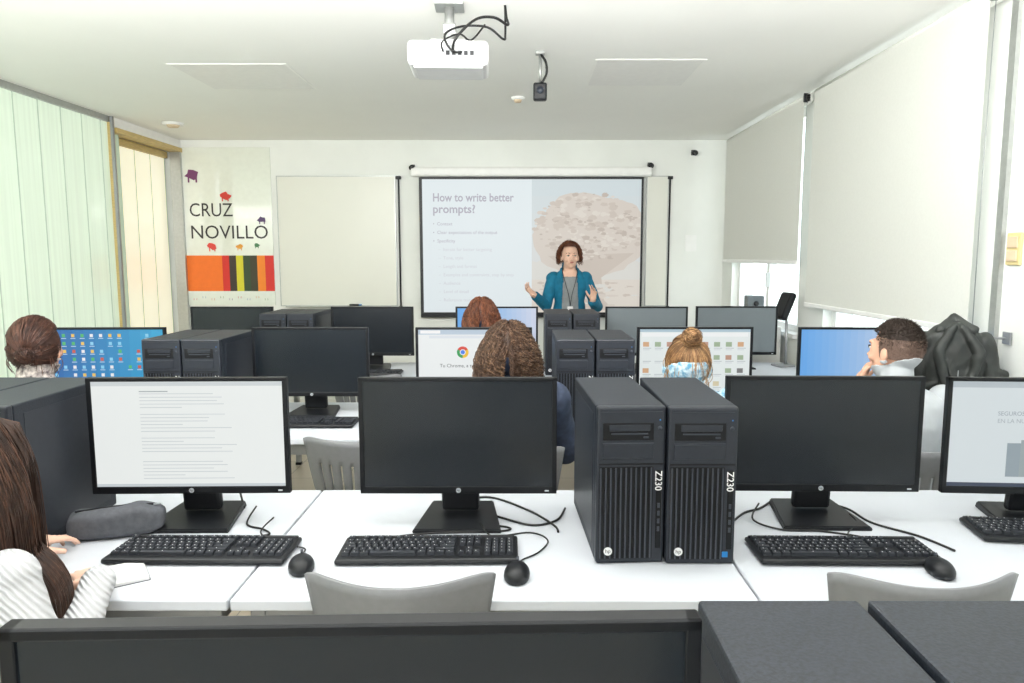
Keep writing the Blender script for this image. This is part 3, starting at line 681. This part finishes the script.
def strand_hair(mb,HM,mts,n,length,amp,period,rad,seed=1,vol=.02,part=.8,steps=26,torso=True,zmin=-.1,facey=.3,seg=4,fringe=True,front=.05):
    r=random.Random(seed); Cc=V((0,-.01,.02)); R=V((.078,.096,.101)); out=[[] for _ in mts]
    for i in range(n):
        while True:
            d=V((r.gauss(0,1),r.gauss(0,1),r.gauss(0,1))).normalized()
            if d.z<zmin: continue
            if d.y>facey and (d.z<.55 or not fringe): continue
            break
        lay=r.uniform(0.004,vol); p=Cc+V((R.x*d.x,R.y*d.y,R.z*d.z))
        v=V((d.x,d.y,0))*.7+V((math.copysign(part*.5,d.x),-.25 if fringe else -.6,0)); L=length*r.uniform(.8,1.05); ds=L/steps; pts=[]; ph=r.uniform(0,6.28)
        for k in range(steps+1):
            f=k/steps; ang=ph+2*math.pi*(f*L)/period; a=amp*min(1,f*4)
            pts.append(HM@(p+V((a*math.cos(ang),a*math.sin(ang),a*.5*math.sin(ang+1)))))
            dirn=(v*max(0,(1-f*3))*1.0+V((0,0,-1))).normalized(); p=p+dirn*ds
            q=p-Cc; e_=V((R.x+lay,R.y+lay,R.z+lay)); l=math.sqrt((q.x/e_.x)**2+(q.y/e_.y)**2+(q.z/e_.z)**2)
            if 0<l<1: p=Cc+q/l
            if p.y>front and p.z<.05 and abs(p.x)<.075: p.x=math.copysign(.078,p.x if p.x else d.x)
            if torso:
                q=p-V((0,-.01,-.30)); e_=V((.20,.125,.15)); l=math.sqrt((q.x/e_.x)**2+(q.y/e_.y)**2+(q.z/e_.z)**2)
                if 0<l<1: p=V((0,-.01,-.30))+q/l
                if abs(p.x)<.07 and abs(p.y)<.065 and p.z<-.09: p.y=math.copysign(.07,p.y if abs(p.y)>.001 else -1)
        out[r.randrange(len(mts))].append(pts)
    flush(mb,out,rad,mts,seg)
def cap_hair(mb,HM,mt,k=1.0,low=-.55,facey=.35,facez=.5,seed=0):
    t=bmesh.new(); bmesh.ops.create_uvsphere(t,u_segments=40,v_segments=28,radius=1); r=random.Random(seed)
    bmesh.ops.delete(t,geom=[v for v in t.verts if (v.co.y>facey and v.co.z<facez) or v.co.z<low],context='VERTS')
    for v in t.verts: s=k*(1+r.uniform(-.006,.006)); v.co=V((v.co.x*.081*s,v.co.y*.099*s-.01,v.co.z*.104*s+.02))
    mb.add(t,mt,HM,True)
def bun_hair(mb,HM,mts,n,bun,bs=1.0,loose=30,seed=3,rad=.0022,lw=.012):
    r=random.Random(seed); Cc=V((0,-.01,.02)); R=V((.083,.101,.106)); bd=V(bun).normalized(); out=[[] for _ in mts]
    for i in range(n):
        a=r.uniform(0,2*math.pi); lo=r.uniform(-.8,.1); d=V((math.cos(a),math.sin(a),lo)).normalized()
        if d.y>.25: d=V((d.x*.8,.55,.62)).normalized()
        pts=[]; w=r.uniform(-.10,.10); lift=r.uniform(0,lw)
        for k in range(15):
            f=k/14; q=(d.lerp(bd,f)+V((w,w*.5,0))*math.sin(f*math.pi)).normalized(); off=lift*math.sin(f*math.pi); pts.append(HM@(Cc+V(((R.x+off)*q.x,(R.y+off)*q.y,(R.z+off)*q.z))))
        out[r.randrange(len(mts))].append(pts)
    b=Cc+V((R.x*bd.x,R.y*bd.y,R.z*bd.z))+bd*.018*bs
    mb.ell(b,(.030*bs,)*3,mts[0],X0=HM); q=bd.to_track_quat('Z','Y').to_matrix()
    for k in range(190):
        ph=r.uniform(0,6.28); R0=r.uniform(.012,.040)*bs; Q=q@Euler((r.uniform(-.7,.7),r.uniform(-.7,.7),0)).to_matrix(); sy=r.uniform(.75,1.05)
        out[r.randrange(len(mts))].append([HM@(b+Q@V((R0*math.cos(ph+j*.35),R0*sy*math.sin(ph+j*.35),.014*bs*math.sin(j*.7+ph)+.006))) for j in range(15)])
    for k in range(loose):
        a=r.uniform(0,6.28); d=V((math.cos(a)*.9,math.sin(a)*.6-.5,r.uniform(-.6,.6))).normalized(); p=Cc+V((R.x*d.x,R.y*d.y,R.z*d.z)); c=r.uniform(-1,1)
        out[-1].append([HM@(p+d*(.004+.008*math.sin(j*.5))+V((.006*c*math.sin(j*.6),0,-.009*j))) for j in range(9)])
    flush(mb,out,rad,mts,3)
def person(loc,rz,spine,head,hrot,arms,legs,label,voxel=.008,skin='skin',wear=(),hairfn=None,face=True,ar=1.0):
    mb=MB(); seg=[]; sk=M['skin']
    mb.loft(spine,sk)
    for i in range(len(spine)-1):
        a,b=spine[i],spine[i+1]; seg.append((V(a[0]),V(b[0]),min(a[1],.12),'torso'))
    top=V(spine[-1][0]); HM=Matrix.Translation(V(head))@Euler(hrot).to_matrix().to_4x4()
    nb=top-V((0,0,.03)); nt=HM@V((0,-.012,-.04)); mb.cap(nb,nt,.056,.05,sk,14); seg.append((nb+V((0,0,.03)),nt,.055,'neck'))
    def he(c,r,rot=None): mb.ell(c,r,sk,rot=rot,seg=20,X0=HM)
    he((0,-.012,.022),(.074,.092,.094)); he((0,.018,-.045),(.058,.066,.068)); he((0,.045,-.088),(.028,.028,.02)); he((0,.05,-.005),(.062,.042,.062))
    he((0,.098,-.012),(.010,.012,.026),(-.25,0,0)); he((0,.107,-.03),(.015,.013,.011)); he((0,.084,.028),(.05,.012,.010)); he((0,.083,-.055),(.024,.012,.012))
    for a in(-1,1): he((a*.077,-.004,-.012),(.009,.018,.031),(0,0,a*.3)); he((a*.04,.062,-.03),(.022,.022,.02))
    seg.append((HM@V((0,0,-.05)),HM@V((0,0,.06)),.075,'head'))
    for (s,e_,w,hd,hn,ht,curl,spr) in arms:
        s,e_,w=V(s),V(e_),V(w)
        mb.cap(s,e_,.047*ar,.039*ar,sk,14); mb.cap(e_,w,.039*ar,.026,sk,14); mb.ell(s,(.053*ar,.05*ar,.053*ar),sk)
        seg.append((s,e_,.045*ar,'arm')); seg.append((e_,w,.032,'forearm')); hand(mb,seg,w,hd,hn,ht,curl,spr)
    for (h,k,a) in legs:
        h,k,a=V(h),V(k),V(a); mb.cap(h,k,.082,.055,sk,16); mb.cap(k,a,.055,.036,sk,16); mb.ell(k+(a-k)*.3,(.054,.056,.09),sk)
        mb.ell(a+V((0,.07,-.045)),(.042,.125,.035),sk); mb.cap(a,a-V((0,0,.04)),.036,.034,sk)
        seg.append((h,k,.075,'leg')); seg.append((k,a,.05,'leg')); seg.append((a+V((0,-.03,-.05)),a+V((0,.17,-.05)),.045,'foot'))
    raw=ob('tmp_body',mb); md=raw.modifiers.new('r','REMESH'); md.mode='VOXEL'; md.voxel_size=voxel; md.use_smooth_shade=True
    sm=raw.modifiers.new('s','SMOOTH'); sm.factor=.5; sm.iterations=3 if voxel<.007 else 2
    C.view_layer.update(); me=bpy.data.meshes.new_from_object(raw.evaluated_get(C.evaluated_depsgraph_get())); me.name='person'
    bpy.data.objects.remove(raw); me.materials.clear(); me.materials.append(M[skin])
    for p in me.polygons: p.use_smooth=True
    root=ob('person',me,loc=loc,rz=rz); root['label']=label; root['category']='person'
    def near(c):
        best=9;bl='torso'
        for a,b,r,l in seg:
            ab=b-a; t=max(0,min(1,(c-a).dot(ab)/max(ab.length_squared,1e-9))); dd=(c-(a+ab*t)).length-r
            if dd<best: best=dd;bl=l
        return bl
    cen=[p.center.copy() for p in me.polygons]; lab=[near(c) for c in cen]
    for (nm,fn,off,mt,wr) in wear:
        t=bmesh.new(); vm={}
        for i,l in enumerate(lab):
            if not fn(l,cen[i]): continue
            vs=[]
            for vi in me.polygons[i].vertices:
                if vi not in vm:
                    v=me.vertices[vi]; k=off+wr*(NN.noise(v.co*9)+.5*NN.noise(v.co*24)); vm[vi]=t.verts.new(v.co+v.normal*max(k,.002))
                vs.append(vm[vi])
            try: t.faces.new(vs)
            except ValueError: pass
        for _ in range(3): bmesh.ops.smooth_vert(t,verts=t.verts,factor=.5,use_axis_x=True,use_axis_y=True,use_axis_z=True)
        m2=MB(); m2.add(t,M[mt],smooth=True); o=ob(nm,m2,root); s=o.modifiers.new('s','SOLIDIFY'); s.thickness=.004; s.offset=-1
    if face:
        for a in(-1,1):
            m2=MB(); m2.ell((a*.031,.0815,.004),(.012,.012,.006),M['eyew'],X0=HM); m2.ell((a*.031,.0915,.004),(.0055,.004,.0055),M['iris'],X0=HM)
            m2.tube([HM@V((a*x,y,z)) for x,y,z in((.014,.094,.024),(.03,.092,.028),(.048,.08,.024))],.002,M['h_dark'],5); m2.tube([HM@V((a*x,y,z)) for x,y,z in((.016,.092,.008),(.03,.096,.011),(.045,.085,.007))],.0020,M['h_dark'],5)
            ob('eye',m2,root)
        m2=MB(); m2.ell((0,.0935,-.052),(.02,.006,.003),M['lip'],X0=HM); m2.ell((0,.093,-.057),(.017,.006,.0035),M['lip'],X0=HM); ob('lips',m2,root)
    if hairfn:
        m2=MB(); hairfn(m2,HM); ob('hair',m2,root)
    return root,HM
def seat_spine(h,lean=0,w=1):
    b=.44; L=[(0,.145,.12),(.06,.175,.135),(.16,.15,.11),(.28,.135,.10),(.40,.16,.11),(.475,.172,.092),(.515,.115,.07),(.54,.06,.055)]
    k=(h-b)/.54
    return [((0,lean*(z/.54)-.01*math.sin(z*6),b+z*k),rx*w,ry) for z,rx,ry in L]
def seated(loc,top,label,wear,hairfn,rz=0,lean=.03,hrot=(.08,0,0),arms=None,voxel=.008,skin='skin',w=1,drop=.118,ar=1.0):
    hz=top-.14; sh=hz-drop
    if arms is None:
        arms=[((a*.165*w,lean,sh-.06),(a*.225,lean+.10,sh-.285),(a*.15,lean+.36,.795),(-a*.15,1,-.05),(0,0,-1),(-a,0,0),.3,.1) for a in(-1,1)]
    legs=[((a*.09,.02,.52),(a*.11,.40,.50),(a*.11,.42,.09)) for a in(-1,1)]
    return person(loc,rz,seat_spine(sh,lean,w),(0,lean+.03,hz),hrot,arms,legs,label,voxel,skin,wear,hairfn,ar=ar)
shirt=lambda nm,mt,off=.012,wr=.004,slv=True,top=1.26:(nm,(lambda l,c:((l in('torso','arm') or (slv and l=='forearm')) and c.z>.5) or (l=='neck' and c.z<top-.235)),off,mt,wr)
trs=('trousers',(lambda l,c:l=='leg' or (l=='torso' and c.z<.56)),.008,'navy',.003)
shoes=('shoe',(lambda l,c:l=='foot'),.007,'shoe',0)
def h1(mb,HM):
    cap_hair(mb,HM,M['h_dark'],1.05,low=-.8)
    strand_hair(mb,HM,[M['h_dark']],500,.43,.0005,.3,.0042,seed=6,vol=.012,steps=20,seg=4,part=.6)
    strand_hair(mb,HM,[M['h_dark'],M['h_dark'],M['h_dark2']],4200,.46,.0008,.3,.0013,seed=5,vol=.017,steps=22,seg=3,part=.6)
arms=[((.155,-.01,.885),(.255,-.05,.685),(.205,.19,.787),(-.70,.68,-.06),(0,0,-1),(-.68,-.70,0),.42,.14),
      ((-.15,.04,.87),(-.225,.18,.78),(-.10,.36,.79),(.3,.9,-.05),(0,0,-1),(1,0,0),.4,.1)]
p1,_=seated((-1.14,1.34,0),1.235,'person in white knit top with long dark hair, hand on notepad',[shirt('sweater','knit',.010,.004,top=1.2),trs,shoes],h1,lean=.04,arms=arms,voxel=.0055,skin='skin2',w=.95,drop=.145,ar=.88)
m=MB(); d=V((-.05,.24,.10)).normalized(); c=V((.205,.19,.787))-d*.004; m.cyl(c-d*.008,c+d*.008,.0300,M['beige'],seg=20); m.box(c+V((0,0,.031)),(.024,.024,.006),M['silver'],bev=.002); ob('wristwatch',m,p1)
def h2(mb,HM): cap_hair(mb,HM,M['h_tied'],1.03,low=-.7); bun_hair(mb,HM,[M['h_tied'],M['h_tied'],M['h_tied2']],1500,(.15,-.9,-.15),bs=.8,loose=30,rad=.0017)
seated((-1.90,2.76,0),1.28,'person with tied-back reddish-brown hair and speckled top',[shirt('top','patt'),trs,shoes],h2,hrot=(.1,0,.1))
def h3(mb,HM): cap_hair(mb,HM,M['h_curl'],1.06,low=-.7); strand_hair(mb,HM,[M['h_curl'],M['h_curl'],M['h_curl2']],1500,.27,.0075,.032,.0015,seed=11,vol=.020,steps=54,seg=3)
seated((-.053,2.74,0),1.262,'person with curly brown hair and dark denim jacket',[shirt('jacket','denim',.02,.008),trs,shoes],h3,w=1.05)
def h4(mb,HM): cap_hair(mb,HM,M['h_blond'],1.0,low=-.5); bun_hair(mb,HM,[M['h_blond'],M['h_blond3'],M['h_blond2']],1700,(.02,-.55,.84),bs=1.0,loose=40,rad=.0015,lw=.006)
seated((.645,2.74,0),1.215,'person with dark-blond bun and blue patterned top',[shirt('blouse','lightblue',.014),trs,shoes],h4,skin='skin2',hrot=(.05,0,-.1),drop=.085)
def h5(mb,HM):
    cap_hair(mb,HM,M['h_fade'],.985,low=-.5,facey=.38,facez=.5); cap_hair(mb,HM,M['h_black'],1.0,low=.3,facey=.5,facez=.45)
    r=random.Random(2); Cc=V((0,-.01,.02)); L=[]; L2=[]
    for i in range(6500):
        d=V((r.gauss(0,1),r.gauss(0,1),abs(r.gauss(0,1))-.25)).normalized()
        if (d.y>.5 and d.z<.45) or d.z<-.4 or (d.y>.3 and d.z<.2): continue
        g=max(0,min(1,(d.z+.05)/.6)); q=Cc+V((.079*d.x,.097*d.y,.102*d.z)); P=[HM@q,HM@(q+d*(.0030+r.uniform(.002,.010)*g)+V((r.uniform(-.003,.003),r.uniform(-.003,.003),0)))]
        (L if r.random()<.1+g*1.2 else L2).append(P)
    flush(mb,[L,L2],.0011,[M['h_black'],M['h_fade']],3)
sh=1.27-.14-.135
arms=[((-.18,.03,sh-.05),(-.22,.27,.80),(-.085,.165,.985),(.30,-.1,.9),(.7,-.5,0),(.2,.9,.1),1.0,.05),
      ((.18,.03,sh-.05),(.24,.13,.73),(.15,.38,.795),(-.15,1,-.05),(0,0,-1),(-1,0,0),.3,.1)]
seated((1.455,2.74,0),1.275,'person with short dark hair and pale shirt resting chin on hand',[shirt('t_shirt','lightgrey',.008,.003,slv=False,top=1.21),trs,shoes],h5,arms=arms,hrot=(.05,0,.5),w=1.08,voxel=.006,drop=.135)
def h6(mb,HM): cap_hair(mb,HM,M['h_auburn'],1.03,low=-.65); strand_hair(mb,HM,[M['h_auburn'],M['h_aub2']],1000,.2,.005,.07,.002,seed=21,vol=.012,steps=20,seg=3)
seated((-.235,4.17,0),1.28,'person with auburn hair facing a blue screen',[shirt('top','denim'),trs,shoes],h6)
spine=[((0,0,.82),.145,.115),((0,-.01,.90),.165,.125),((0,0,1.0),.138,.100),((0,.005,1.10),.122,.090),((0,.01,1.22),.145,.100),((0,.0,1.30),.155,.085),((0,-.005,1.35),.100,.062),((0,-.005,1.38),.055,.052)]
arms=[((.145,0,1.300),(.215,.05,1.06),(.315,.22,1.16),(.60,.35,.55),(-.40,.55,.65),(-.5,.75,.0),.35,.24),
      ((-.145,0,1.300),(-.25,.02,1.05),(-.185,.24,1.11),(-.10,.35,.85),(.60,.65,.1),(.5,.3,.5),.35,.22)]
legs=[((.09,0,.86),(.10,.02,.48),(.10,0,.09)),((-.09,0,.86),(-.11,.03,.48),(-.13,.01,.09))]
def h7(mb,HM): cap_hair(mb,HM,M['h_auburn'],1.03,low=-.25,facey=.42,facez=.62); strand_hair(mb,HM,[M['h_auburn'],M['h_aub2'],M['h_aub2']],1300,.10,.009,.045,.0017,seed=31,vol=.026,steps=24,facey=.22,torso=False,seg=3,fringe=False,front=.03,part=1.5)
jk=lambda l,c:(l in('arm','forearm') or (l=='torso' and c.z>.86)) and not(c.y>0 and abs(c.x)<.066-.03*(c.z-1.1)) and not(c.z>1.34 and c.y>0 and abs(c.x)<.08)
wear=[('shirt',(lambda l,c:l=='torso' and c.z>.84 and not(c.z>1.32 and c.y>0)),.005,'greyshirt',.003),('jacket',jk,.014,'teal',.008),
      ('trousers',(lambda l,c:l=='leg' or (l=='torso' and c.z<.90)),.007,'navy',.004),('shoe',(lambda l,c:l=='foot'),.006,'shoe',0)]
pt,HM=person((.43,6.58,0),math.pi,spine,(0,.02,1.50),(0.02,0,.12),arms,legs,'standing presenter in teal jacket gesturing with both open hands',.005,'skin2',wear,h7)
m=MB(); lan=mat('dark_lanyard',(30,34,44),.6)
for a in(-1,1): m.tube(crom([(a*.06,-.03,1.40),(a*.065,.05,1.36),(a*.045,.105,1.27),(a*.015,.120,1.16),(0,.115,1.06)]),.003,lan,5)
m.box((0,.118,1.02),(.05,.006,.075),M['white'],bev=.003); ob('lanyard',m,pt)
for a in(-1,1): m=MB(); m.tube(crom([(a*.02,-.07,1.39),(a*.07,-.03,1.39),(a*.078,.045,1.35),(a*.07,.095,1.27)]),.012,M['teal'],8); ob('collar',m,pt)
# ------------------------------------------------------------ jacket hung by window
t=thing('coat_hook','metal coat hook on the window pier','hook',(XR-.004,2.93,1.17)); m=MB(); m.box((-.004,0,0),(.008,.05,.05),M['steel'],bev=.002); ob('plate',m,t); m=MB(); m.tube(crom([(-.01,0,0),(-.1,0,0),(-.17,0,.0),(-.20,0,.02)]),.005,M['steel'],8); ob('arm',m,t)
mb=MB(); k=M['leather']
mb.loft([((0,0,-.62),.125,.06),((0,0,-.4),.12,.07),((0,0,-.22),.125,.07),((0,0,-.13),.13,.07),((0,0,-.07),.11,.06),((0,0,-.035),.07,.05),((0,0,-.015),.03,.03)],k)
for a in(-1,1):
    mb.cap((a*.105,0,-.10),(a*.155,-.01,-.33),.045,.040,k); mb.cap((a*.155,-.01,-.33),(a*.15,-.04,-.58),.040,.034,k)
    mb.cap((a*.015,-.05,-.03),(a*.075,-.075,-.13),.010,.022,k); mb.cap((a*.075,-.075,-.13),(a*.02,-.085,-.34),.022,.008,k)
    mb.cap((0,.02,-.0),(a*.06,-.03,-.04),.016,.018,k)
    for q in range(4): mb.cap((a*.03,-.062,-.24-q*.085),(a*.11,-.055,-.27-q*.085),.010,.014,k,8); mb.cap((a*.125,-.03,-.2-q*.1),(a*.185,-.02,-.22-q*.1),.016,.014,k,8)
raw=ob('tmp',mb); md=raw.modifiers.new('r','REMESH'); md.mode='VOXEL'; md.voxel_size=.005; md.use_smooth_shade=True
sm=raw.modifiers.new('s','SMOOTH'); sm.factor=.5; sm.iterations=4
C.view_layer.update(); me=bpy.data.meshes.new_from_object(raw.evaluated_get(C.evaluated_depsgraph_get())); bpy.data.objects.remove(raw)
for v in me.vertices:
    c=v.co.copy(); v.co+=v.normal*(.007*NN.noise(V((c.x*26+c.z*12,c.y*18,c.z*10)))+.006*(1-2*abs(NN.noise(V((c.x*12-c.z*9,c.y*9,c.z*12))))))
me.materials.clear(); me.materials.append(k)
for p in me.polygons: p.use_smooth=True
t=thing('jacket','dark grey jacket with folds hanging beside the window','jacket',(1.755,2.93,1.25),-.25); ob('jacket_body',me,t)
m=MB(); m.tube([(0.0,-.082,-.2),(0.0,-.084,-.35),(0,-.075,-.58)],.002,M['steel'],5); ob('zip',m,t)
t=thing('small_speaker','small grey speaker box on the white cabinet','speaker',(1.80,5.62,.98)); m=MB(); m.box((0,0,.11),(.13,.1,.22),M['offgrey'],bev=.01); ob('speaker_body',m,t)
m=MB(); m.cyl((0,-.05,.07),(0,-.056,.07),.04,M['black']); m.cyl((0,-.05,.16),(0,-.056,.16),.02,M['black']); ob('speaker_cone',m,t)
t=thing('side_cabinet','low white cabinet below the window holding a speaker','cabinet',(1.78,5.62,0))
m=MB(); m.box((0,0,.49),(.3,.5,.98),M['trim'],bev=.005); ob('cabinet_body',m,t); m=MB(); m.box((-.155,0,.49),(.012,.48,.9),M['desk'],bev=.003); ob('door',m,t)
# ------------------------------------------------------------ lights & world
def area(loc,rot,sx,sy,e_,col=(1,1,1)):
    l=bpy.data.lights.new('fill_area','AREA'); l.shape='RECTANGLE'; l.size=sx; l.size_y=sy; l.energy=e_; l.color=col
    o=bpy.data.objects.new('added_fill_light',l); coll.objects.link(o); o.location=loc; o.rotation_euler=rot  # unseen area lights added to brighten the room, no fixtures modelled
R_=math.radians
area((-.7,1.9,2.60),(0,0,0),3.2,.6,6,(1,.99,.97)); area((-.7,.2,2.60),(0,0,0),3.2,.9,6,(1,.99,.97))
area((-.7,-1.3,1.9),(R_(92),0,0),3.8,1.2,54,(.98,.995,1))  # added fill behind the camera, aimed at the end wall
area((-.7,1.75,2.22),(R_(116),0,0),4.0,.3,116,(1,.995,.975))  # added uplight out of view, brightens far ceiling and end wall
area((-.7,.3,1.95),(R_(150),0,0),4.0,.8,64,(1,.995,.98))  # second added uplight, out of view, for the near ceiling
w=bpy.data.worlds.new('world'); sc.world=w; w.use_nodes=True; nt=w.node_tree; bg=nt.nodes['Background']
tc=nt.nodes.new('ShaderNodeTexCoord'); sp=nt.nodes.new('ShaderNodeSeparateXYZ'); rp=nt.nodes.new('ShaderNodeValToRGB')
nt.links.new(tc.outputs['Generated'],sp.inputs[0]); nt.links.new(sp.outputs['Z'],rp.inputs['Fac']); nt.links.new(rp.outputs[0],bg.inputs[0])
rp.color_ramp.elements[0].color=(.95,.95,.94,1); rp.color_ramp.elements[1].color=(.72,.84,1,1); bg.inputs[1].default_value=3.0
# ------------------------------------------------------------ camera
cam=bpy.data.cameras.new('camera'); co=bpy.data.objects.new('camera',cam); coll.objects.link(co)
cam.sensor_width=36; cam.lens=25.49; cam.shift_x=-10/1024; cam.clip_start=.05
co.location=(0,0,1.5); co.rotation_euler=(math.radians(90-6.685),0,0); sc.camera=co
